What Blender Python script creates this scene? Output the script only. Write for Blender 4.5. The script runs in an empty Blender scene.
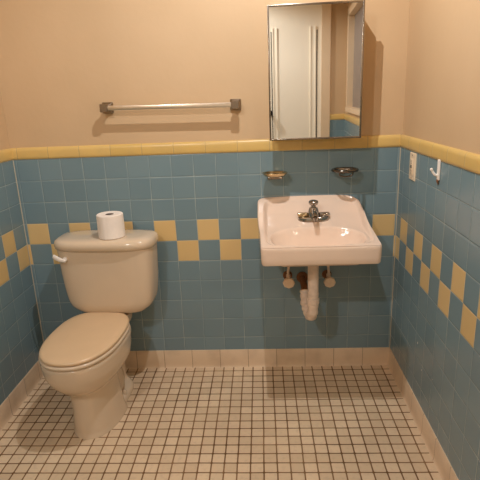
import bpy, bmesh, math, random
from mathutils import Vector, Matrix
random.seed(4)
PI = math.pi
C = bpy.context.scene.collection
W = 1.862; FY = -3.03; H = 2.45
T = .108; Z3 = .8245; CAP0 = Z3 + 3*T; CAP1 = 1.204; BZ = .1013

# ------------------------------------------------------------ node helpers
def srgb(r, g, b):
    f = lambda c: (c/255/12.92) if c/255 <= .04045 else ((c/255+.055)/1.055)**2.4
    return (f(r), f(g), f(b), 1)
class NT:
    def __init__(s, name):
        s.m = bpy.data.materials.new(name); s.m.use_nodes = True
        s.t = s.m.node_tree; s.bs = s.t.nodes['Principled BSDF']
    def n(s, typ, **kw):
        nd = s.t.nodes.new(typ)
        for k, v in kw.items(): setattr(nd, k, v)
        return nd
    def put(s, sock, v):
        if hasattr(v, 'is_output'): s.t.links.new(v, sock)
        else: sock.default_value = v
    def math(s, op, a, b=0.0, c=0.0):
        nd = s.n('ShaderNodeMath', operation=op)
        s.put(nd.inputs[0], a); s.put(nd.inputs[1], b); s.put(nd.inputs[2], c)
        return nd.outputs[0]
    def mix(s, f, a, b, blend='MIX'):
        nd = s.n('ShaderNodeMix', data_type='RGBA', blend_type=blend)
        s.put(nd.inputs[0], f); s.put(nd.inputs[6], a); s.put(nd.inputs[7], b)
        return nd.outputs[2]
    def maprange(s, v, a, b, c=0.0, d=1.0, smooth=False):
        nd = s.n('ShaderNodeMapRange')
        if smooth: nd.interpolation_type = 'SMOOTHSTEP'
        s.put(nd.inputs[0], v)
        for i, x in enumerate((a, b, c, d)): s.put(nd.inputs[1+i], x)
        return nd.outputs[0]
    def coord(s):
        tc = s.n('ShaderNodeTexCoord'); return tc.outputs['Object']
    def xyz(s, vec):
        sp = s.n('ShaderNodeSeparateXYZ'); s.put(sp.inputs[0], vec); return sp.outputs
    def comb(s, x, y, z=0.0):
        cb = s.n('ShaderNodeCombineXYZ'); s.put(cb.inputs[0], x); s.put(cb.inputs[1], y); s.put(cb.inputs[2], z); return cb.outputs[0]
    def noise(s, vec, scale, detail=2.0, rough=.5):
        nd = s.n('ShaderNodeTexNoise'); s.put(nd.inputs['Vector'], vec)
        nd.inputs['Scale'].default_value = scale; nd.inputs['Detail'].default_value = detail; nd.inputs['Roughness'].default_value = rough
        return nd.outputs['Fac']
    def white(s, vec):
        nd = s.n('ShaderNodeTexWhiteNoise'); s.put(nd.inputs['Vector'], vec); return nd.outputs['Value']
    def bump(s, h, strength, dist, normal=None):
        nd = s.n('ShaderNodeBump'); s.put(nd.inputs['Height'], h)
        nd.inputs['Strength'].default_value = strength; nd.inputs['Distance'].default_value = dist
        if normal is not None: s.put(nd.inputs['Normal'], normal)
        return nd.outputs[0]
    def set(s, **kw):
        names = dict(color='Base Color', rough='Roughness', metal='Metallic', normal='Normal', coat='Coat Weight', coat_rough='Coat Roughness',
                     spec='Specular IOR Level', sss='Subsurface Weight', em='Emission Color', ems='Emission Strength')
        for k, v in kw.items(): s.put(s.bs.inputs[names[k]], v)
        return s.m

def mat_plain(name, col, rough=.4, metal=0.0, var=.06, scale=12.0, bump=0.0, bscale=60, coat=0.0, spec=.5):
    n = NT(name); co = n.coord()
    f = n.maprange(n.noise(co, scale, 3), .3, .7)
    dark = tuple(c*(1-var) for c in col[:3])+(1,); light = tuple(min(1, c*(1+var)) for c in col[:3])+(1,)
    kw = dict(color=n.mix(f, dark, light), rough=rough, metal=metal, coat=coat, coat_rough=.08, spec=spec)
    if bump: kw['normal'] = n.bump(n.noise(co, bscale, 3), bump, .002)
    return n.set(**kw)

BLUE = srgb(123, 147, 155); BLUE2 = srgb(115, 140, 149); YEL = srgb(228, 196, 138); YEL2 = srgb(220, 188, 128)
def mat_tile(name, axis, sign, phase, shift=0):
    n = NT(name); co = n.coord(); X = n.xyz(co)
    a = n.math('MULTIPLY', X[axis], sign)
    # slightly uneven setting of the tiles
    wob = n.math('MULTIPLY', n.math('SUBTRACT', n.noise(co, 3.1, 1), .5), .006)
    U = n.math('DIVIDE', n.math('SUBTRACT', n.math('ADD', a, wob), phase), T)
    V = n.math('DIVIDE', n.math('SUBTRACT', n.math('ADD', X[2], wob), Z3), T)
    iu, iv = n.math('FLOOR', U), n.math('FLOOR', V)
    fu, fv = n.math('FRACT', U), n.math('FRACT', V)
    du = n.math('MINIMUM', fu, n.math('SUBTRACT', 1.0, fu)); dv = n.math('MINIMUM', fv, n.math('SUBTRACT', 1.0, fv))
    d = n.math('MINIMUM', du, dv)
    par = n.math('FLOORED_MODULO', n.math('ADD', n.math('ADD', iu, iv), float(shift)), 2.0)
    odd = n.math('GREATER_THAN', par, .5)
    band = n.math('MULTIPLY', n.math('GREATER_THAN', V, -2.0), n.math('LESS_THAN', V, 0.0))
    yel = n.math('MULTIPLY', odd, band)
    wn = n.white(n.comb(iu, iv, float(axis)))
    cb = n.mix(wn, BLUE, BLUE2); cy = n.mix(wn, YEL, YEL2)
    col = n.mix(yel, cb, cy)
    mot = n.noise(co, 2.2, 3)
    col = n.mix(n.maprange(mot, .35, .7, 0, .18), col, srgb(118, 124, 122))
    gvis = n.maprange(n.noise(co, 6.0, 2), .36, .66, .12, .85)
    g = n.math('MULTIPLY', n.maprange(d, .007, .016, 1.0, 0.0), gvis)
    gcol = n.mix(n.noise(co, 25, 2), srgb(150, 162, 162), srgb(190, 196, 188))
    col = n.mix(g, col, gcol)
    h = n.math('ADD', n.maprange(d, .008, .05, 0.0, 1.0, True), n.math('MULTIPLY', n.noise(co, 14, 2), .30))
    tx = n.white(n.comb(iv, iu, 3.0+axis))
    h = n.math('ADD', h, n.math('MULTIPLY', n.math('MULTIPLY', n.math('SUBTRACT', tx, .5), fu), .35))
    return n.set(color=col, rough=n.maprange(g, 0, 1, .24, .7), normal=n.bump(h, .55, .0016), spec=.5)

def mat_strip(name, axis, pitch, phase, c1, c2, groutc, rough=.3, gw=.012):
    n = NT(name); co = n.coord(); X = n.xyz(co)
    U = n.math('DIVIDE', n.math('SUBTRACT', X[axis], phase), pitch)
    fu = n.math('FRACT', U); iu = n.math('FLOOR', U)
    d = n.math('MINIMUM', fu, n.math('SUBTRACT', 1.0, fu))
    wn = n.white(n.comb(iu, 1.0, 2.0))
    col = n.mix(wn, c1, c2)
    col = n.mix(n.maprange(n.noise(co, 9, 4), .45, .75, 0, .35), col, groutc)
    g = n.maprange(d, gw*.5, gw, 1.0, 0.0)
    col = n.mix(g, col, groutc)
    return n.set(color=col, rough=rough, normal=n.bump(n.maprange(d, .002, .03, 0, 1, True), .5, .0015))

def mat_floor():
    F = .0524; n = NT('mosaic_floor_tile'); co = n.coord(); X = n.xyz(co)
    wob = n.math('MULTIPLY', n.math('SUBTRACT', n.noise(co, 5.0, 1), .5), .0035)
    U = n.math('DIVIDE', n.math('SUBTRACT', n.math('ADD', X[0], wob), 1.241), F)
    V = n.math('DIVIDE', n.math('ADD', n.math('ADD', X[1], wob), .0471), F)
    fu, fv, iu, iv = n.math('FRACT', U), n.math('FRACT', V), n.math('FLOOR', U), n.math('FLOOR', V)
    du = n.math('MINIMUM', fu, n.math('SUBTRACT', 1.0, fu)); dv = n.math('MINIMUM', fv, n.math('SUBTRACT', 1.0, fv))
    # rounded tile corners: distance inside a rounded square
    qx = n.math('MAXIMUM', n.math('SUBTRACT', .13, du), 0.0); qy = n.math('MAXIMUM', n.math('SUBTRACT', .13, dv), 0.0)
    q = n.math('SQRT', n.math('ADD', n.math('MULTIPLY', qx, qx), n.math('MULTIPLY', qy, qy)))
    d = n.math('SUBTRACT', .13, q)
    wn = n.white(n.comb(iu, iv, 5.0))
    col = n.mix(wn, srgb(234, 209, 176), srgb(216, 191, 158))
    col = n.mix(n.maprange(n.noise(co, 55, 4), .5, .8, 0, .35), col, srgb(176, 150, 128))
    col = n.mix(n.maprange(n.noise(co, 2.3, 3), .4, .7, 0, .35), col, srgb(196, 168, 140))
    # dirt builds up in the joints unevenly
    gn = n.noise(co, 4.0, 4)
    gcol = n.mix(n.maprange(gn, .35, .65), srgb(108, 74, 40), srgb(146, 112, 78))
    g = n.maprange(d, .038, .068, 1.0, 0.0)
    col = n.mix(g, col, gcol)
    h = n.maprange(d, .02, .10, 0, 1, True)
    return n.set(color=col, rough=n.maprange(g, 0, 1, .42, .9), normal=n.bump(h, .6, .0012))

def mat_paint(name, c, c2, rough=.5):
    n = NT(name); co = n.coord()
    col = n.mix(n.maprange(n.noise(co, 1.3, 4), .35, .65), c, c2)
    h = n.math('ADD', n.noise(co, 40, 4), n.math('MULTIPLY', n.noise(co, 5, 2), 1.5))
    return n.set(color=col, rough=rough, normal=n.bump(h, .22, .003))

M = {}
M['tile_back'] = mat_tile('blue_tile_back', 0, 1.0, .0165)
M['tile_right'] = mat_tile('blue_tile_right', 1, -1.0, .0679)
M['tile_left'] = mat_tile('blue_tile_left', 1, -1.0, .002, 1)
M['tile_front'] = mat_tile('blue_tile_front', 0, 1.0, .05)
Yc, Yd, Yg = srgb(222, 188, 116), srgb(212, 178, 104), srgb(184, 160, 112)
M['cap_x'] = mat_strip('yellow_cap_x', 0, .1527, .638, Yc, Yd, Yg)
M['cap_y'] = mat_strip('yellow_cap_y', 1, .1527, -.748, Yc, Yd, Yg)
Bc, Bd, Bg = srgb(232, 206, 176), srgb(222, 196, 164), srgb(160, 130, 104)
M['base_x'] = mat_strip('cream_base_x', 0, .1517, .505, Bc, Bd, Bg)
M['base_y'] = mat_strip('cream_base_y', 1, .1517, -.11, Bc, Bd, Bg)
M['floor'] = mat_floor()
M['paint'] = mat_paint('cream_wall_paint', srgb(204, 174, 136), srgb(195, 165, 127))
M['ceiling'] = mat_paint('ceiling_paint', srgb(200, 186, 164), srgb(192, 178, 156), .7)
M['caulk'] = mat_plain('caulk', srgb(178, 170, 150), .6)
M['porcelain'] = mat_plain('bone_porcelain', srgb(220, 199, 172), .14, var=.015, coat=.4)
M['sink'] = mat_plain('pink_porcelain', srgb(236, 212, 192), .14, var=.015, coat=.4)
M['lid'] = mat_plain('peach_plastic', srgb(220, 190, 152), .28, var=.02)
M['chrome'] = mat_plain('chrome', srgb(176, 170, 164), .12, 1.0, var=.05)
M['gold_chrome'] = mat_plain('gold_reflect_chrome', srgb(196, 176, 140), .22, 1.0, var=.15, scale=40)  # chrome with a gold reflection put into its colour
M['bar'] = mat_plain('satin_chrome', srgb(226, 214, 196), .34, 1.0, var=.03)
M['steel'] = mat_plain('brushed_steel', srgb(150, 140, 128), .25, 1.0)
M['dark_chrome'] = mat_plain('worn_dark_chrome', srgb(112, 106, 98), .2, 1.0, var=.1)
M['mirror'] = mat_plain('mirror_glass', (.88, .89, .87, 1), .015, 1.0, var=.005)
M['dark'] = mat_plain('dark_gap', srgb(30, 24, 20), .8)
M['enamel'] = mat_plain('white_enamel', srgb(225, 218, 205), .35)
M['ivory'] = mat_plain('ivory_plastic', srgb(232, 212, 182), .35)
M['white_plastic'] = mat_plain('white_plastic', srgb(240, 234, 226), .35)
M['tissue'] = mat_plain('tissue_paper', srgb(246, 236, 226), .95, bump=.4, bscale=160)
M['cardboard'] = mat_plain('cardboard_core', srgb(96, 74, 56), .9)
M['pipe'] = mat_plain('cream_painted_pipe', srgb(228, 206, 186), .5, var=.10, scale=45, bump=.5, bscale=70)
M['valve'] = mat_plain('painted_valve', srgb(232, 206, 178), .45, var=.08, scale=30)
M['door'] = mat_plain('white_door_paint', srgb(250, 240, 220), .4, var=.01, scale=2)
M['casing'] = mat_plain('tan_casing_paint', srgb(226, 200, 166), .45, var=.02)
M['black'] = mat_plain('black_metal', srgb(26, 24, 24), .35, .5)
M['rust'] = mat_plain('rusty_tip', srgb(120, 78, 44), .7, var=.3, scale=200)
def frosted():
    n = NT('frosted_pane'); co = n.coord()
    c = n.mix(n.noise(co, 6, 3), srgb(128, 118, 114), srgb(150, 140, 134))
    return n.set(color=c, rough=.35, normal=n.bump(n.noise(co, 120, 2), .4, .002))
M['frost'] = frosted()

# ------------------------------------------------------------ mesh helpers
def finish(name, bm, mat, parent=None, smooth=True, angle=40, mats=None):
    bmesh.ops.recalc_face_normals(bm, faces=bm.faces)
    me = bpy.data.meshes.new(name); bm.to_mesh(me); bm.free()
    o = bpy.data.objects.new(name, me); C.objects.link(o)
    me.materials.append(mat)
    if smooth:
        for p in me.polygons: p.use_smooth = True
        me.set_sharp_from_angle(angle=math.radians(angle))
    if parent: o.parent = parent
    return o
def box(bm, lo, hi, bev=0.0, seg=2, M4=None):
    lo = Vector(lo); hi = Vector(hi); c = (lo+hi)/2; s = hi-lo
    mt = Matrix.Translation(c) @ Matrix.Diagonal((s.x, s.y, s.z, 1))
    if M4 is not None: mt = M4 @ mt
    g = bmesh.ops.create_cube(bm, size=1, matrix=mt)
    if bev:
        es = {e for v in g['verts'] for e in v.link_edges}
        bmesh.ops.bevel(bm, geom=list(es), offset=bev, segments=seg, profile=.5, affect='EDGES')
def loft(bm, rings, cap0=True, cap1=True, closed=True):
    vs = [[bm.verts.new(p) for p in r] for r in rings]; N = len(vs[0])
    for a, b in zip(vs, vs[1:]):
        for i in range(N if closed else N-1):
            j = (i+1) % N; bm.faces.new((a[i], a[j], b[j], b[i]))
    if cap0: bm.faces.new(list(reversed(vs[0])))
    if cap1: bm.faces.new(vs[-1])
    return vs
def cr(pts, n):      # Catmull-Rom through tuples
    pts = [Vector(p) for p in pts]; out = []
    P = [pts[0]*2-pts[1]]+pts+[pts[-1]*2-pts[-2]]
    for i in range(1, len(P)-2):
        for k in range(n):
            t = k/n; a, b, c, d = P[i-1], P[i], P[i+1], P[i+2]
            out.append(.5*((2*b)+(c-a)*t+(2*a-5*b+4*c-d)*t*t+(3*b-a-3*c+d)*t**3))
    out.append(pts[-1]); return out
def crn(rows, n):    # same for plain lists of numbers of any length
    out = []; P = [[2*a-b for a, b in zip(rows[0], rows[1])]]+rows+[[2*a-b for a, b in zip(rows[-1], rows[-2])]]
    for i in range(1, len(P)-2):
        for k in range(n):
            t = k/n
            out.append([.5*(2*b+(c-a)*t+(2*a-5*b+4*c-d)*t*t+(3*b-a-3*c+d)*t**3) for a, b, c, d in zip(P[i-1], P[i], P[i+1], P[i+2])])
    out.append(rows[-1]); return out
def tube(bm, path, rad, seg=16, n=6, cap=True):
    p = cr(path, n) if n > 1 else [Vector(q) for q in path]
    rr = rad if callable(rad) else (lambda t: rad)
    rings = []; up = None
    for i, q in enumerate(p):
        d = (p[min(i+1, len(p)-1)]-p[max(i-1, 0)]).normalized()
        if up is None: up = d.orthogonal().normalized()
        up = (up-d*up.dot(d)).normalized(); s = d.cross(up); r = rr(i/(len(p)-1))
        rings.append([q+(up*math.cos(2*PI*k/seg)+s*math.sin(2*PI*k/seg))*r for k in range(seg)])
    loft(bm, rings, cap, cap)
def lathe(bm, prof, M4, seg=32):   # prof of (r, h); axis local z; closed at r=0 ends
    rings = [[M4 @ Vector((r*math.cos(2*PI*k/seg), r*math.sin(2*PI*k/seg), h)) for k in range(seg)] for r, h in prof]
    loft(bm, rings, True, True)
def sup(a, bf, bb, e, cx, cy, z, N=72, eb=None):
    out = []
    for k in range(N):
        th = 2*PI*k/N; c, s = math.cos(th), math.sin(th)
        ee = e if s < 0 or eb is None else eb
        x = a*math.copysign(abs(c)**(2/ee), c); y = (bf if s < 0 else bb)*math.copysign(abs(s)**(2/ee), s)
        out.append(Vector((cx+x, cy+y, z)))
    return out
def sm(a, b, x):
    t = max(0, min(1, (x-a)/(b-a))); return t*t*(3-2*t)
def empty(name, label=None, cat=None, loc=(0, 0, 0), rz=0, group=None):
    o = bpy.data.objects.new(name, None); C.objects.link(o); o.location = loc; o.rotation_euler = (0, 0, rz)
    o.empty_display_size = .05
    return tag(o, label, cat, group)
def tag(o, label=None, cat=None, group=None):
    if label: o['label'] = label
    if cat: o['category'] = cat
    if group: o['group'] = group
    return o
def struct(name, bm, m, parent=None, smooth=False):
    o = finish(name, bm, m, parent, smooth)
    o['kind'] = 'structure'
    return o
def Rx(a): return Matrix.Rotation(a, 4, 'X')
def Ry(a): return Matrix.Rotation(a, 4, 'Y')
def Rz(a): return Matrix.Rotation(a, 4, 'Z')
def Tr(*v): return Matrix.Translation(v)

# ------------------------------------------------------------ room shell
bm = bmesh.new(); box(bm, (-.15, FY-.15, -.1), (W+.15, .15, 0)); struct('floor', bm, M['floor'])
bm = bmesh.new(); box(bm, (-.15, FY-.15, H), (W+.15, .15, H+.1)); struct('ceiling', bm, M['ceiling'])
P = .007   # plaster sits behind the tile face
bm = bmesh.new(); box(bm, (-.12, P, 0), (W+.12, .12, H)); wb = struct('wall_back', bm, M['paint'])
bm = bmesh.new(); box(bm, (-.12, FY-.12, 0), (-P, .0065, H)); wl = struct('wall_left', bm, M['paint'])
# right wall with an opening for the frosted window
wy0, wy1, wz0, wz1 = -2.78, -1.16, 1.262, 2.08
bm = bmesh.new()
box(bm, (W+P, FY-.12, 0), (W+.12, P-.0005, wz0)); box(bm, (W+P, FY-.12, wz1), (W+.12, P-.0005, H))
box(bm, (W+P, FY-.12, wz0), (W+.12, wy0, wz1)); box(bm, (W+P, wy1, wz0), (W+.12, P-.0005, wz1))
wr = struct('wall_right', bm, M['paint'])
# front wall with the door opening
dx0, dx1, dz1 = .95, 1.640, 2.31
bm = bmesh.new()
box(bm, (-.12, FY-.12, 0), (dx0, FY-P, H)); box(bm, (dx1, FY-.12, 0), (W+.12, FY-P, H)); box(bm, (dx0, FY-.12, dz1), (dx1, FY-P, H))
wf = struct('wall_front', bm, M['paint'])
# tile facing (parts of the walls)
bm = bmesh.new(); box(bm, (0, 0, BZ-.01), (W, P, CAP0+.004)); struct('wall_tile', bm, M['tile_back'], wb)
bm = bmesh.new(); box(bm, (-P, FY, BZ-.01), (0, 0.006, CAP0+.004)); struct('wall_tile', bm, M['tile_left'], wl)
bm = bmesh.new(); box(bm, (W, FY, BZ-.01), (W+P, 0.006, CAP0+.004)); struct('wall_tile', bm, M['tile_right'], wr)
bm = bmesh.new(); box(bm, (dx1+.075, FY-P, BZ-.01), (W, FY, CAP0+.004)); box(bm, (0, FY-P, BZ-.01), (dx0-.075, FY, CAP0+.004))
struct('wall_tile', bm, M['tile_front'], wf)
# caulk beads in the two back corners
for xx, sx, w_ in ((0, 1, wl), (W, -1, wr)):
    bm = bmesh.new(); r = .004
    loft(bm, [[Vector((xx-sx*.001, .001, z)), Vector((xx+sx*r, 0.0005, z)), Vector((xx+sx*.0016, -.0016, z)), Vector((xx-sx*.0005, -r, z))] for z in (BZ, CAP0)])
    struct('caulk_bead', bm, M['caulk'], w_)

# rounded cap tiles
def profile_run(pts, a, b, along, flip, bm):   # pts (out, z); runs from a to b
    rings = []
    for t in (a, b):
        rings.append([Vector((t, -o, z)) if along == 'back' else Vector((t, FY+o, z)) if along == 'front'
                      else Vector((o, t, z)) if along == 'left' else Vector((W-o, t, z)) for o, z in pts])
    loft(bm, rings)
capp = [(-P-.001, CAP0), (.0015, CAP0), (.0045, CAP0+.003), (.0055, CAP0+.012), (.0055, CAP1-.018), (.004, CAP1-.008), (0, CAP1-.002), (-.004, CAP1), (-P-.001, CAP1)]
basp = [(-P-.001, 0), (.0105, 0), (.0085, .003), (.007, .008), (.006, .018), (.0055, .03), (.0055, BZ-.006), (.003, BZ), (-P-.001, BZ)]
for i, (nm, a, b, mt) in enumerate((('back', 0, W, 'x'), ('left', FY, 0, 'y'), ('right', FY, 0, 'y'))):
    bm = bmesh.new(); profile_run(capp, a, b, nm, 0, bm); struct('trim_%d' % (i+1), bm, M['cap_'+mt], smooth=True)
    bm = bmesh.new(); profile_run(basp, a, b, nm, 0, bm); struct('baseboard_'+nm, bm, M['base_'+mt], smooth=True)
bm = bmesh.new(); profile_run(capp, dx1+.075, W, 'front', 0, bm); profile_run(capp, 0, dx0-.075, 'front', 0, bm); struct('trim_4', bm, M['cap_x'], smooth=True)
bm = bmesh.new(); profile_run(basp, dx1+.075, W, 'front', 0, bm); profile_run(basp, 0, dx0-.075, 'front', 0, bm); struct('baseboard_front', bm, M['base_x'], smooth=True)
# paint specks on the right wall tile
for y, z, r in ((-.419, .352, .0035), (-.491, .264, .003), (-.62, .30, .0016)):
    bm = bmesh.new(); bmesh.ops.create_uvsphere(bm, u_segments=10, v_segments=6, radius=r, matrix=Tr(W, y, z) @ Matrix.Diagonal((.3, 1, 1.5, 1)))
    struct('paint_speck', bm, M['white_plastic'], wr, True)

# door on the front wall (seen in the mirror)
bm = bmesh.new(); dy = FY-.012
box(bm, (dx0+.012, dy-.04, .01), (dx1-.012, dy, dz1-.012), .002)
door = struct('door_1', bm, M['door'])
for a, b in ((1.148, 1.20), (1.515, 1.575)):
    bm = bmesh.new()
    box(bm, (a, dy-.001, .12), (a+.014, dy+.012, 2.03), .004); box(bm, (b-.014, dy-.001, .12), (b, dy+.012, 2.03), .004); box(bm, (a+.010, dy-.001, .12), (b-.010, dy+.005, 2.03), .002)
    struct('door_moulding', bm, M['door'], door)
for a in (1.136, 1.579):
    bm = bmesh.new(); box(bm, (a, dy-.001, .05), (a+.009, dy+.0012, 2.0)); struct('door_slot', bm, M['dark'], door)
bm = bmesh.new(); lathe(bm, [(.026, 0), (.026, .006), (.011, .01), (.011, .04), (.022, .05), (.03, .065), (.026, .08), (.012, .086)], Tr(1.118, dy, 1.235) @ Rx(PI/2).inverted())
struct('door_knob', bm, M['black'], door, True)
for a, b in ((dx1-.014, dx1+.075), (dx0-.075, dx0+.014)):
    bm = bmesh.new(); box(bm, (a, FY-.01, 0), (b, FY+.014, dz1+.06), .004); struct('trim_5' if a > 1 else 'trim_6', bm, M['casing'])
bm = bmesh.new(); box(bm, (dx0-.04, FY-.14, -.02), (dx1+.04, FY-.11, dz1+.04)); struct('door_backing', bm, M['dark'], door)

# frosted window in the right wall (seen in the mirror)
bm = bmesh.new()
f = .028
box(bm, (W-.012, wy0-f, wz0-.0), (W+.07, wy0+.012, wz1+.03), .003); box(bm, (W-.012, wy1-.012, wz0-.0), (W+.07, wy1+f, wz1+.03), .003)
box(bm, (W-.012, wy0-f, wz1-.012), (W+.07, wy1+f, wz1+.045), .003); box(bm, (W-.02, wy0-f, wz0-.03), (W+.07, wy1+f, wz0+.012), .003)
win = struct('window_1', bm, M['casing'])
bm = bmesh.new(); box(bm, (W+.045, wy0, wz0), (W+.055, wy1, wz1)); struct('window_pane', bm, M['frost'], win)
bm = bmesh.new(); box(bm, (W+.03, (wy0+wy1)/2-.015, wz0), (W+.06, (wy0+wy1)/2+.015, wz1), .003); struct('mullion', bm, M['door'], win)

# ------------------------------------------------------------ toilet
TX = .466; TA = math.radians(-2.9)
toi = empty('toilet', 'bone coloured two-piece toilet with closed peach lid in the left corner', 'toilet', (TX, 0, 0), TA)
def S(rows, e=2.2, eb=None, n=5): # rows: z, cy, a, lf, lb
    return [sup(a, lf, lb, e, 0, cy, z, eb=eb) for z, cy, a, lf, lb in crn([list(r) for r in rows], n)]
bm = bmesh.new()
rows = [(0, -.38, .116, .205, .08), (.012, -.38, .115, .205, .08), (.03, -.38, .112, .202, .07), (.06, -.385, .108, .197, .06), (.14, -.39, .101, .190, .06), (.20, -.39, .101, .193, .06),
        (.226, -.385, .106, .205, .09), (.238, -.375, .120, .230, .14), (.252, -.37, .139, .253, .165), (.28, -.385, .160, .262, .20), (.315, -.40, .172, .264, .225), (.345, -.405, .1755, .267, .235),
        (.365, -.407, .177, .268, .240), (.378, -.407, .178, .269, .24), (.388, -.407, .1765, .267, .24), (.393, -.407, .171, .261, .235)]
shift = lambda z: .018*(1-sm(.10, .34, z))
loft(bm, [[p+Vector((shift(p.z), 0, 0)) for p in rg] for rg in S(rows, 2.3, 2.6)])
# rear trapway and foot flange
rows = [(0, -.298, .112, .12, .18), (.020, -.298, .111, .12, .18), (.036, -.298, .102, .11, .17), (.046, -.28, .080, .11, .16), (.062, -.26, .064, .10, .15), (.14, -.24, .056, .10, .14), (.22, -.24, .056, .10, .14), (.29, -.22, .062, .10, .14), (.335, -.19, .09, .12, .13), (.36, -.18, .110, .13, .14), (.395, -.18, .114, .13, .14), (.402, -.18, .110, .126, .136)]
loft(bm, S(rows, 2.6, 3.5))
# flared trapway bulge each side
for s in (-1, 1):
    bmesh.ops.create_uvsphere(bm, u_segments=32, v_segments=20, radius=1, matrix=Tr(s*.038, -.26, .08) @ Rx(.35) @ Matrix.Diagonal((.040, .09, .095, 1)))
    bmesh.ops.create_uvsphere(bm, u_segments=32, v_segments=16, radius=1, matrix=Tr(s*.050, -.25, .0) @ Matrix.Diagonal((.05, .135, .035, 1)))
for v in bm.verts: v.co.z = max(v.co.z, .008)
bowl = finish('bowl', bm, M['porcelain'], toi)
turn = [bowl]
for s in (-1, 1):
    bm = bmesh.new(); lathe(bm, [(.014, 0), (.014, .016), (.011, .023), (.004, .026)], Tr(s*.086, -.285, .034), 20)
    turn.append(finish('bolt_cap', bm, M['porcelain'], toi))
# seat ring and lid
def egg(a, f_, b_, z, cy=-.37): return sup(a, f_-.045*min(1, a/.17), b_+.045*min(1, a/.17), 2.3, 0, cy-.045*min(1, a/.17), z, N=96, eb=2.9)
bm = bmesh.new()
outer = [egg(.178, .306, .172, .396), egg(.182, .310, .174, .400), egg(.183, .311, .175, .407), egg(.180, .308, .172, .412)]
inner = [egg(.118, .245, .10, .412), egg(.113, .24, .095, .404), egg(.118, .245, .10, .396)]
vs = loft(bm, outer+inner, False, False)
for i in range(96):
    j = (i+1) % 96; bm.faces.new((vs[-1][i], vs[-1][j], vs[0][j], vs[0][i]))
turn.append(finish('seat', bm, M['porcelain'], toi, angle=60))
bm = bmesh.new()
loft(bm, [egg(.174, .301, .180, .4145), egg(.179, .306, .184, .417), egg(.180, .307, .185, .424), egg(.177, .304, .182, .429), egg(.168, .293, .173, .432), egg(.14, .25, .15, .4345), egg(.06, .12, .07, .4360)])
turn.append(finish('lid', bm, M['lid'], toi, angle=60))
for s in (-1, 1):
    bm = bmesh.new(); box(bm, (s*.07-.022, -.195, .398), (s*.07+.022, -.165, .427), .006, 3); turn.append(finish('hinge', bm, M['lid'], toi))
for o in turn: o.location = (-.024, 0, -.008); o.rotation_euler = (0, 0, math.radians(-.9)); o.scale = {'bowl': (.94, 1, 1), 'seat': (.915, 1, 1), 'lid': (.905, 1, 1)}.get(o.name, (1, 1, 1))
# tank
bm = bmesh.new()
cy = -.118
def tank(w, d0, d1, z, e=4.5): return sup(w, d0, d1, e, 0, cy, z, N=96)
rows = [(.414, .140, .070, .080), (.418, .158, .080, .085), (.430, .176, .088, .089), (.452, .200, .096, .092), (.49, .213, .101, .093), (.57, .222, .107, .094), (.68, .228, .113, .095), (.757, .231, .117, .095)]
loft(bm, [tank(w, a, b, z) for z, w, a, b in crn([list(r) for r in rows], 4)])
tk = finish('tank', bm, M['porcelain'], toi)
bm = bmesh.new()
loft(bm, [tank(w, a, b, z, 3.6) for z, w, a, b in [(.744, .228, .112, .095), (.744, .237, .124, .100), (.748, .240, .131, .101), (.762, .2425, .136, .102), (.776, .241, .135, .102), (.786, .236, .128, .098), (.792, .224, .114, .09), (.7945, .18, .08, .07)]])
finish('tank_lid', bm, M['porcelain'], toi, angle=60)
bm = bmesh.new()
lathe(bm, [(.011, -.004), (.011, .006), (.008, .010)], Tr(-.172, -.226, .704) @ Rx(PI/2), 20)
lv = cr([(-.165, -.240, .698), (-.186, -.246, .706), (-.207, -.246, .717), (-.220, -.244, .725)], 5)
rings = []
for i, q in enumerate(lv):
    t = i/(len(lv)-1); h = .0065+.0035*math.sin(t*PI*.8); w = .0045
    rings.append([q+Vector((math.sin(.5)*h*math.sin(a), w*math.cos(a), h*math.sin(a))) for a in [2*PI*k/14 for k in range(14)]])
loft(bm, rings)
tag(finish('flush_handle', bm, M['white_plastic'], toi), 'white plastic flush lever')

# toilet paper roll standing on the tank lid
tp = empty('toilet_paper_roll', 'white toilet paper roll standing on the toilet tank lid', 'toilet paper', (.500, -.168, .7945))
bm = bmesh.new(); R0, R1, h = .0605, .019, .110; N = 64
def rad(k, base):
    th = 2*PI*k/N; return base*(1+.008*math.sin(3*th+1)) + (.0022 if 40 <= k < 47 else 0)*(k-40)/7
def ring(r, z, wob=True): return [Vector(((rad(k, r) if wob else r)*math.cos(2*PI*k/N), (rad(k, r) if wob else r)*math.sin(2*PI*k/N), z)) for k in range(N)]
vs = loft(bm, [ring(R1, .0005, False), ring(R0-.003, .0005), ring(R0, .003), ring(R0*1.01, h*.5), ring(R0, h-.003), ring(R0-.003, h), ring(R1+.002, h-.001, False), ring(R1, h-.002, False)], False, False)
for i in range(N):
    j = (i+1) % N; bm.faces.new((vs[-1][i], vs[-1][j], vs[0][j], vs[0][i]))
finish('paper', bm, M['tissue'], tp)
bm = bmesh.new(); vs = loft(bm, [ring(R1, .001, False), ring(R1, h-.002, False), ring(R1-.0015, h-.002, False), ring(R1-.0015, .001, False)], False, False)
for i in range(N):
    j = (i+1) % N; bm.faces.new((vs[-1][i], vs[-1][j], vs[0][j], vs[0][i]))
finish('core', bm, M['cardboard'], tp)

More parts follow.
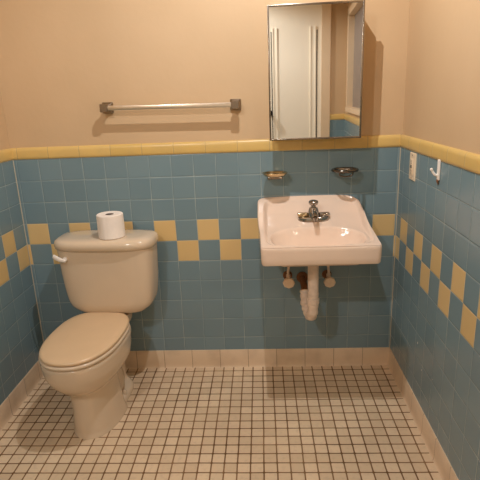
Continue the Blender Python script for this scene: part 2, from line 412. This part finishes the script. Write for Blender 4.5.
# ------------------------------------------------------------ wall-hung sink
SX0, SX1, SD = 1.196, 1.690, .440
SCX = (SX0+SX1)/2
snk = empty('sink', 'pink-white wall-hung sink under the mirror cabinet with centre faucet', 'sink', (SCX, 0, .728))
OZ = .728
def rimz(y): # y negative outward
    t = -y/SD; return .925-.060*sm(0, .6, t)-.062*t
def outline(N=160):
    pts = []
    hw = (SX1-SX0)/2
    def arc(cx, cy, r, a0, a1, n=10): return [(cx+r*math.cos(a0+(a1-a0)*i/n), cy+r*math.sin(a0+(a1-a0)*i/n)) for i in range(n+1)]
    rb, rf = .045, .016
    b = []
    b += arc(hw-.020-.085, -.001-.075, 1, PI/2, PI/2, 1)[:0]
    b += [(hw-.020-.085+.085*math.cos(a), -.001-.075+.075*math.sin(a)) for a in [PI/2*(1-i/12) for i in range(13)]]
    b += [(hw-.012, -.14), (hw-.003, -.28)]
    b += arc(hw-rf, -SD+rf, rf, 0, -PI/2)
    b += arc(-hw+rf, -SD+rf, rf, -PI/2, -PI)
    b += [(-hw-.003, -.28), (-hw-.013, -.14)]
    b += arc(-hw-.012+rb*.8, -.001-rb*.8, rb*.8, PI, PI/2)
    # resample evenly
    L = [0]
    for p, q in zip(b, b[1:]+b[:1]): L.append(L[-1]+math.dist(p, q))
    out = []
    for k in range(N):
        s = L[-1]*k/N
        i = max(j for j in range(len(b)) if L[j] <= s+1e-9); i = min(i, len(b)-1)
        t = (s-L[i])/max(1e-9, L[i+1]-L[i]); p, q = b[i], b[(i+1) % len(b)]
        out.append((p[0]+(q[0]-p[0])*t, p[1]+(q[1]-p[1])*t))
    return out
OUT = outline()
BCX, BCY, BA, BB, BD = 0.0, -.309, .200, .116, .105
def inset_dist(x, y):  # rough distance from the outline
    hw = (SX1-SX0)/2
    return min(hw-.004-abs(x), -y-.004, SD+y)
def topz(x, y):
    z = rimz(y)+.006*(1-(x/.25)**2)*(1+y/SD)
    # recessed back deck, enclosed by raised side and back rims
    hw = (SX1-SX0)/2
    ex = (abs(x)/(hw-.016))**6; ey = (abs(y+.215)/.205)**8
    rr = (ex+ey)**(1/6)
    z -= (.012+.026*sm(0, .10, -y)*(1-sm(.12, .36, -y)))*(1-sm(.93, 1.0, rr))
    # curved ledge between deck and bowl zone
    led = -.150-.035*(x/hw)**2
    # bowl
    q = ((abs(x-BCX)/BA)**2.7+(abs(y-BCY)/BB)**2.7)**(1/2.7)
    if q < 1: z -= BD*(1-q**3.4)**.62*(.62+.38*(1-sm(.5, 1.0, q)))
    z -= .005*(1-sm(1.0, 1.04, q))
    # edge rolls over
    return z
bm = bmesh.new()
rings = []
NR = 64
for k in range(NR+1):
    f_ = k/NR; f_ = f_**.85
    rg = []
    for (ox, oy) in OUT:
        x = BCX+(ox-BCX)*f_; y = BCY+(oy-BCY)*f_
        rg.append((x, y))
    rings.append(rg)
V = []
R3 = [[Vector((x, y, topz(x, y)-OZ)) for x, y in rg] for rg in rings[1:]]
# rounded outer lip then the apron down
def off(p, d, z):
    x, y = p; cx, cy_ = 0, -SD/2
    n = Vector((x-cx, (y-cy_)*1.05, 0)).normalized(); return Vector((x+n.x*d, min(y+n.y*d, -.0005), z))
last = rings[-1]
lip = []
for d, dz in ((.002, -.001), (.0045, -.004), (.006, -.010), (.006, -.02)):
    lip.append([off(p, d-.006, rimz(p[1])+dz-OZ) for p in last])
R3[-1] = [off(p, -.008, topz(p[0], p[1])-OZ) for p in last]
botz = lambda y: -.006+.02*(1+y/SD)
low = [[off(p, -.001, (rimz(p[1])-OZ-.02)*.4) for p in last], [off(p, -.003, botz(p[1])+.008) for p in last], [off(p, -.006, botz(p[1])+.002) for p in last], [off(p, -.012, botz(p[1])) for p in last], [off(p, -.030, botz(p[1])+.004) for p in last],
       [off(p, -.034, botz(p[1])+.03) for p in last]]
vs = loft(bm, R3+lip+low, False, False)
c0 = bm.verts.new((BCX, BCY, topz(BCX, BCY)-OZ))
for i in range(len(OUT)): bm.faces.new((c0, vs[0][(i+1) % len(OUT)], vs[0][i]))
# underside: pan and the bulge of the bowl
under = [vs[-1]]
prev = vs[-1]
for f_, z in ((.9, .035), (.80, .035), (.74, -.006), (.66, -.022), (.50, -.028), (.2, -.030)):
    cur = []
    for (ox, oy) in OUT:
        q = f_; cur.append(bm.verts.new((BCX+(ox-BCX)*q, (BCY+.0)+(oy-BCY)*q, z)))
    for i in range(len(OUT)):
        j = (i+1) % len(OUT); bm.faces.new((prev[i], prev[j], cur[j], cur[i]))
    prev = cur
bm.faces.new(prev)
basin = finish('basin', bm, M['sink'], snk, angle=75)
# drain
bm = bmesh.new(); zb = topz(0, BCY)-OZ
lathe(bm, [(.024, -.004), (.024, .002), (.019, .0035), (.016, .001), (.015, -.004)], Tr(0, BCY, zb), 28)
finish('drain', bm, M['chrome'], snk)
# faucet
FYo = -.128; fz = topz(0, FYo)-OZ
bm = bmesh.new()
def stad(a, b, z, e=2.6): return [Vector((p.x, FYo+p.y, z)) for p in sup(a, b, b, e, 0, 0, 0, N=48)]
loft(bm, [stad(.072, .026, fz-.012), stad(.072, .026, fz+.004), stad(.070, .024, fz+.010), stad(.060, .016, fz+.014), stad(.03, .008, fz+.0155)])
fa = finish('faucet', bm, M['chrome'], snk)
tag(fa, 'chrome centre-set faucet')
bm = bmesh.new(); lathe(bm, [(.029, .0), (.028, .016), (.024, .03), (.021, .040), (.018, .046)], Tr(0, FYo, fz+.008), 32)
tube(bm, [(0, FYo-.01, fz+.030), (0, FYo-.04, fz+.037), (0, FYo-.07, fz+.035), (0, FYo-.088, fz+.026)], lambda t: .0145-.003*t, 20)
lathe(bm, [(.0105, 0), (.0105, .012), (.008, .012), (.008, .002)], Tr(0, FYo-.090, fz+.014), 20)
finish('spout', bm, M['chrome'], fa)
bm = bmesh.new(); lathe(bm, [(.012, 0), (.012, .012), (.020, .016), (.0225, .022), (.0225, .028), (.019, .033), (.008, .036)], Tr(0, FYo+.002, fz+.052), 32)
finish('lift_knob', bm, M['chrome'], fa)
for s in (-1, 1):
    bm = bmesh.new()
    lathe(bm, [(.015, 0), (.014, .012), (.010, .018)], Tr(s*.048, FYo, fz+.010), 24)
    box(bm, (min(s*.026, s*.074), FYo-.014, fz+.014), (max(s*.026, s*.074), FYo+.012, fz+.030), .005, 3)
    finish('handle', bm, M['gold_chrome'] if s < 0 else M['chrome'], fa)
# drain pipe and trap beneath, painted cream
bm = bmesh.new(); ZZ = lambda z: z-OZ
px = -.014
tube(bm, [(px, -.262, ZZ(.715)), (px, -.262, ZZ(.58)), (px, -.262, ZZ(.50))], .0245, 24, 2)
finish('tailpiece', bm, M['pipe'], snk)
bm = bmesh.new()
tube(bm, [(px, -.262, ZZ(.53)), (px, -.262, ZZ(.47)), (px-.001, -.258, ZZ(.43)), (px-.006, -.238, ZZ(.403)), (px-.013, -.212, ZZ(.400)), (px-.020, -.190, ZZ(.415)), (px-.025, -.174, ZZ(.44)), (px-.027, -.160, ZZ(.475)), (px-.027, -.146, ZZ(.494))],
     lambda t: .0235+.0015*math.sin(t*60), 24, 8)
finish('trap', bm, M['pipe'], snk)
for (x_, y_, z_, r_, hh) in ((px, -.262, .475, .0285, .030), (px, -.262, .52, .026, .012), (px-.024, -.172, .430, .027, .024)):
    bm = bmesh.new(); lathe(bm, [(r_*.85, 0), (r_, .004), (r_, hh-.004), (r_*.85, hh)], Tr(x_, y_, ZZ(z_)), 10 if hh > .02 else 24)
    finish('slip_nut', bm, M['pipe'], snk, angle=25)
bm = bmesh.new(); tube(bm, [(px-.027, -.150, ZZ(.492)), (px-.027, -.12, ZZ(.502)), (px-.027, -.004, ZZ(.507))], .017, 20); lathe(bm, [(.030, 0), (.030, .004), (.022, .010)], Tr(px-.027, -.0005, ZZ(.507)) @ Rx(PI/2), 28)
tag(finish('trap_arm', bm, M['rust'], snk), 'dark brown pipe running back into the wall')

# shut-off valves
def valve(x, z, label, s):
    v = empty('shutoff_valve', label, 'valve', (x, 0, z), 0, None)
    bm = bmesh.new()
    lathe(bm, [(.024, 0), (.024, .003), (.014, .010)], Rx(PI/2), 24)
    tube(bm, [(0, -.004, 0), (0, -.08, 0)], .0095, 16, 1)
    lathe(bm, [(.015, 0), (.0155, .004), (.0155, .026), (.012, .03)], Tr(0, -.055, 0) @ Rx(PI/2), 20)
    finish('valve_body', bm, M['rust'], v)
    bm = bmesh.new()
    rings = []
    for r, h in ((.010, 0), (.024, .002), (.028, .006), (.028, .016), (.026, .021), (.012, .0225), (.004, .0225)):
        rings.append([Vector((r*1.0*(1+.03*math.cos(8*a))*math.cos(a), -(.098+h), r*.92*(1+.03*math.cos(8*a))*math.sin(a))) for a in [2*PI*k/48 for k in range(48)]])
    loft(bm, rings); tube(bm, [(0, -.08, 0), (0, -.10, 0)], .006, 12, 1)
    finish('valve_handle', bm, M['valve'], v)
    bm = bmesh.new()
    tube(bm, [(0, -.065, .012), (0, -.066, .05), (s*.01, -.072, .10), (s*.045, -.10, .17), (s*.052, -.115, .22)], .0065, 12)
    lathe(bm, [(.0105, 0), (.0105, .016)], Tr(0, -.066, .012), 6)
    finish('supply_line', bm, M['pipe'], v)
valve(1.327, .520, 'round painted shut-off valve under the sink, left of the trap', 1)
valve(1.525, .520, 'round painted shut-off valve under the sink, right of the trap', -1)

# ------------------------------------------------------------ medicine cabinet
cab = empty('medicine_cabinet', 'mirrored medicine cabinet in thin metal frame above the sink', 'cabinet', (1.25, 0, 1.208))
bm = bmesh.new(); box(bm, (.008, -.115, .006), (.392, .0055, .548), .003)
finish('cabinet_body', bm, M['enamel'], cab)
dr = bpy.data.objects.new('cabinet_door', None)
bm = bmesh.new()
fw_, dh, dw = .0075, .552, .400
box(bm, (0, -.012, 0), (fw_, .004, dh), .0012); box(bm, (dw-fw_, -.012, 0), (dw, .004, dh), .0012)
box(bm, (fw_-.001, -.012, 0), (dw-fw_+.001, .004, fw_), .0012); box(bm, (fw_-.001, -.012, dh-fw_), (dw-fw_+.001, .004, dh), .0012)
box(bm, (.002, -.004, .002), (dw-.002, .002, dh-.002))
dr = finish('cabinet_door', bm, M['steel'], cab)
dr.location = (-.002, -.120, .0); dr.rotation_euler = (0, 0, math.radians(-1.9))
bm = bmesh.new(); box(bm, (fw_-.0005, -.0075, fw_-.0005), (dw-fw_+.0005, -.0035, dh-fw_+.0005)); finish('mirror', bm, M['mirror'], dr, False)

# ------------------------------------------------------------ towel bar
tb = empty('towel_bar', 'chrome towel bar with square brackets mounted above the toilet', 'towel bar', (.4945, .007, 1.374))
tb.rotation_euler = (0, math.radians(.7), 0)
L = .601
for x in (0, L):
    bm = bmesh.new(); rings = []
    for hs, y in ((.0255, 0), (.0255, -.006), (.023, -.010), (.014, -.020), (.012, -.034), (.014, -.045), (.0185, -.050), (.0185, -.070), (.016, -.074)):
        b = min(.005, hs*.3); pts = []
        for sx, sz, a0 in ((1, 1, 0), (-1, 1, 90), (-1, -1, 180), (1, -1, 270)):
            for k in range(5):
                a = math.radians(a0+k*22.5); pts.append(Vector((x+sx*(hs-b)+b*math.cos(a), y, sz*(hs-b)+b*math.sin(a))))
        rings.append(pts)
    loft(bm, rings); finish('bracket', bm, M['steel'], tb)
bm = bmesh.new(); box(bm, (.012, -.069, -.0105), (L-.012, -.057, .0105), .002, 2); finish('bar', bm, M['bar'], tb)

# ------------------------------------------------------------ soap dish and tumbler holder
sd = empty('soap_dish', 'small oval gold-reflecting chrome soap dish on the tile left above the sink', 'soap dish', (1.270, 0, 1.046))
bm = bmesh.new(); e_ = lambda a, b, z, cy=-.058: sup(a, b, b, 2.3, 0, cy, z, N=48)
loft(bm, [e_(.03, .02, -.010), e_(.044, .032, -.009), e_(.053, .043, -.002), e_(.057, .047, .005), e_(.059, .049, .007), e_(.0585, .0485, .009), e_(.054, .044, .008), e_(.048, .038, .000), e_(.036, .027, -.005)])
finish('tray', bm, M['gold_chrome'], sd)
bm = bmesh.new(); lathe(bm, [(.015, 0), (.015, .004), (.012, .009), (.009, .03)], Tr(0, 0, -.010) @ Rx(PI/2), 24)
box(bm, (-.035, -.085, -.020), (.035, -.035, -.008), .004); finish('mount', bm, M['steel'], sd)
th = empty('tumbler_holder', 'chrome oval toothbrush and tumbler holder with open ring, right above the sink', 'tumbler holder', (1.595, 0, 1.052))
def oval_tube(bm, a, b, cy, z, r, fl=1.0, n=56):
    rings = []
    for k in range(n):
        t = 2*PI*k/n; c = Vector((a*math.cos(t), cy+b*math.sin(t), z)); nn = Vector((math.cos(t)/a, math.sin(t)/b, 0)).normalized()
        rings.append([c+nn*r*math.cos(q)+Vector((0, 0, r*fl*math.sin(q))) for q in [2*PI*j/12 for j in range(12)]])
    vs = [[bm.verts.new(p) for p in rg] for rg in rings]
    for i in range(n):
        A, B = vs[i], vs[(i+1) % n]
        for j in range(12): bm.faces.new((A[j], A[(j+1) % 12], B[(j+1) % 12], B[j]))
bm = bmesh.new(); oval_tube(bm, .057, .047, -.057, .004, .0065, 1.1); finish('outer_ring', bm, M['dark_chrome'], th)
bm = bmesh.new(); oval_tube(bm, .033, .030, -.066, .002, .0035, 2.0)
box(bm, (-.056, -.061, .0), (-.034, -.055, .007), .002); box(bm, (.034, -.061, .0), (.056, -.055, .007), .002)
finish('tumbler_ring', bm, M['chrome'], th)
bm = bmesh.new(); lathe(bm, [(.015, 0), (.015, .004), (.012, .009), (.009, .020)], Tr(0, 0, -.010) @ Rx(PI/2), 24)
finish('mount', bm, M['steel'], th)
bm = bmesh.new(); tube(bm, [(-.030, -.094, -.002), (-.026, -.092, -.016), (0, -.090, -.022), (.026, -.092, -.016), (.030, -.094, -.002)], .004, 12)
finish('lower_loop', bm, M['dark_chrome'], th)

# ------------------------------------------------------------ outlet and robe hook on the right wall
ot = empty('outlet_plate', 'ivory electrical outlet plate on the right wall below the yellow cap', 'outlet', (W, -.207, 1.084))
bm = bmesh.new(); rings = []
for dx_, s_ in ((0, 0), (.003, 0), (.006, .003), (.0065, .006)):
    a, b = .038-s_, .0585-s_
    rings.append([Vector((-dx_, y, z)) for y, z in ((-a, -b), (a, -b), (a, b), (-a, b))])
loft(bm, rings); finish('cover_plate', bm, M['ivory'], ot, angle=20)
bm = bmesh.new(); box(bm, (-.0095, -.0165, -.034), (-.005, .0165, .034), .0015); outl = finish('receptacle', bm, M['ivory'], ot)
for z in (-.021, .021):
    bm = bmesh.new()
    box(bm, (-.0099, -.0075, z-.001), (-.009, -.0055, z+.008)); box(bm, (-.0099, .005, z-.001), (-.009, .0068, z+.007))
    lathe(bm, [(.0026, 0), (.0026, .0008)], Tr(-.0093, -.0005, z-.0065) @ Ry(-PI/2), 12)
    finish('socket_slots', bm, M['dark'], outl)

bm = bmesh.new(); box(bm, (-.0112, -.007, -.0055), (-.009, .007, -.0008), .0005); box(bm, (-.0112, -.007, .0008), (-.009, .007, .0055), .0005); finish('test_button', bm, M['black'], outl)
for z in (-.048, .048):
    bm = bmesh.new(); lathe(bm, [(.0032, 0), (.003, .0012), (.001, .0016)], Tr(-.0062, 0, z) @ Ry(-PI/2), 14); finish('screw', bm, M['steel'], ot)

hk = empty('robe_hook', 'white painted hook on the right wall with a rusty lower tip', 'hook', (W, -.522, 1.113))
bm = bmesh.new(); box(bm, (-.007, -.011, -.036), (0, .011, .040), .003, 3); finish('hook_plate', bm, M['white_plastic'], hk)
bm = bmesh.new(); tube(bm, [(-.004, 0, -.014), (-.010, 0.002, -.018), (-.017, .003, -.014), (-.023, .005, -.006), (-.027, .006, .002)], lambda t: .0052-.001*t, 14)
bmesh.ops.create_uvsphere(bm, u_segments=14, v_segments=10, radius=.0058, matrix=Tr(-.028, .006, .003)); finish('hook_arm', bm, M['white_plastic'], hk)
bm = bmesh.new(); tube(bm, [(-.003, 0, -.034), (-.006, -.001, -.040), (-.004, -.003, -.047), (-.003, -.003, -.052)], lambda t: .0055-.004*t, 12); tag(finish('hook_tip', bm, M['rust'], hk), 'rusty brown lower tip')

# ------------------------------------------------------------ lights
def point(name, loc, energy, col, r):
    l = bpy.data.lights.new(name, 'SPOT'); l.spot_size = math.radians(168); l.spot_blend = .25; l.energy = energy;   # flush fitting: open downwards l.color = col; l.shadow_soft_size = r
    o = bpy.data.objects.new(name, l); C.objects.link(o); o.location = loc; return o
point('ceiling_lamp', (1.17, -.76, 2.43), 50, (1.0, .69, .39), .055)
point('ceiling_lamp', (.36, -2.48, 2.41), 50, (1.0, .94, .90), .05)
# added spot standing in for the second lamp's reflection off the window pane
s = bpy.data.lights.new('pane_glint_stand_in', 'SPOT'); s.energy = 7.5; s.color = (1.0, .84, .66); s.shadow_soft_size = .05; s.spot_size = math.radians(95); s.spot_blend = .6
so = bpy.data.objects.new('pane_glint_stand_in', s); C.objects.link(so); so.location = (W-.035, -1.35, 1.31)
so.rotation_euler = (Vector((.3, -.35, .45))-so.location).to_track_quat('-Z', 'Y').to_euler()
w = bpy.data.worlds.new('World'); bpy.context.scene.world = w; w.use_nodes = True
w.node_tree.nodes['Background'].inputs[0].default_value = (.02, .02, .02, 1)

# ------------------------------------------------------------ camera
cx, cy, cz, yaw, pitch, roll, f = 1.2084, -2.3363, 1.3967, -.0501, .2845, -.0392, 486.259
fw = Vector((math.sin(yaw)*math.cos(pitch), math.cos(yaw)*math.cos(pitch), -math.sin(pitch)))
rt = Vector((math.cos(yaw), -math.sin(yaw), 0)); up = rt.cross(fw)
r_ = rt*math.cos(roll)+up*math.sin(roll); u_ = up*math.cos(roll)-rt*math.sin(roll)
cam = bpy.data.cameras.new('camera'); cam.sensor_width = 36; cam.lens = f/480*36; cam.clip_start = .02
co = bpy.data.objects.new('camera', cam); C.objects.link(co)
m = Matrix((r_, u_, -fw)).transposed().to_4x4(); m.translation = Vector((cx, cy, cz)); co.matrix_world = m
sc = bpy.context.scene; sc.camera = co
sc.view_settings.view_transform = 'Standard'; sc.view_settings.look = 'None'; sc.view_settings.gamma = 1; sc.view_settings.exposure = .07
sc.view_settings.use_curve_mapping = False
sc.cycles.max_bounces = 12; sc.cycles.diffuse_bounces = 6; sc.cycles.sample_clamp_indirect = 6
sc.cycles.use_denoising = True
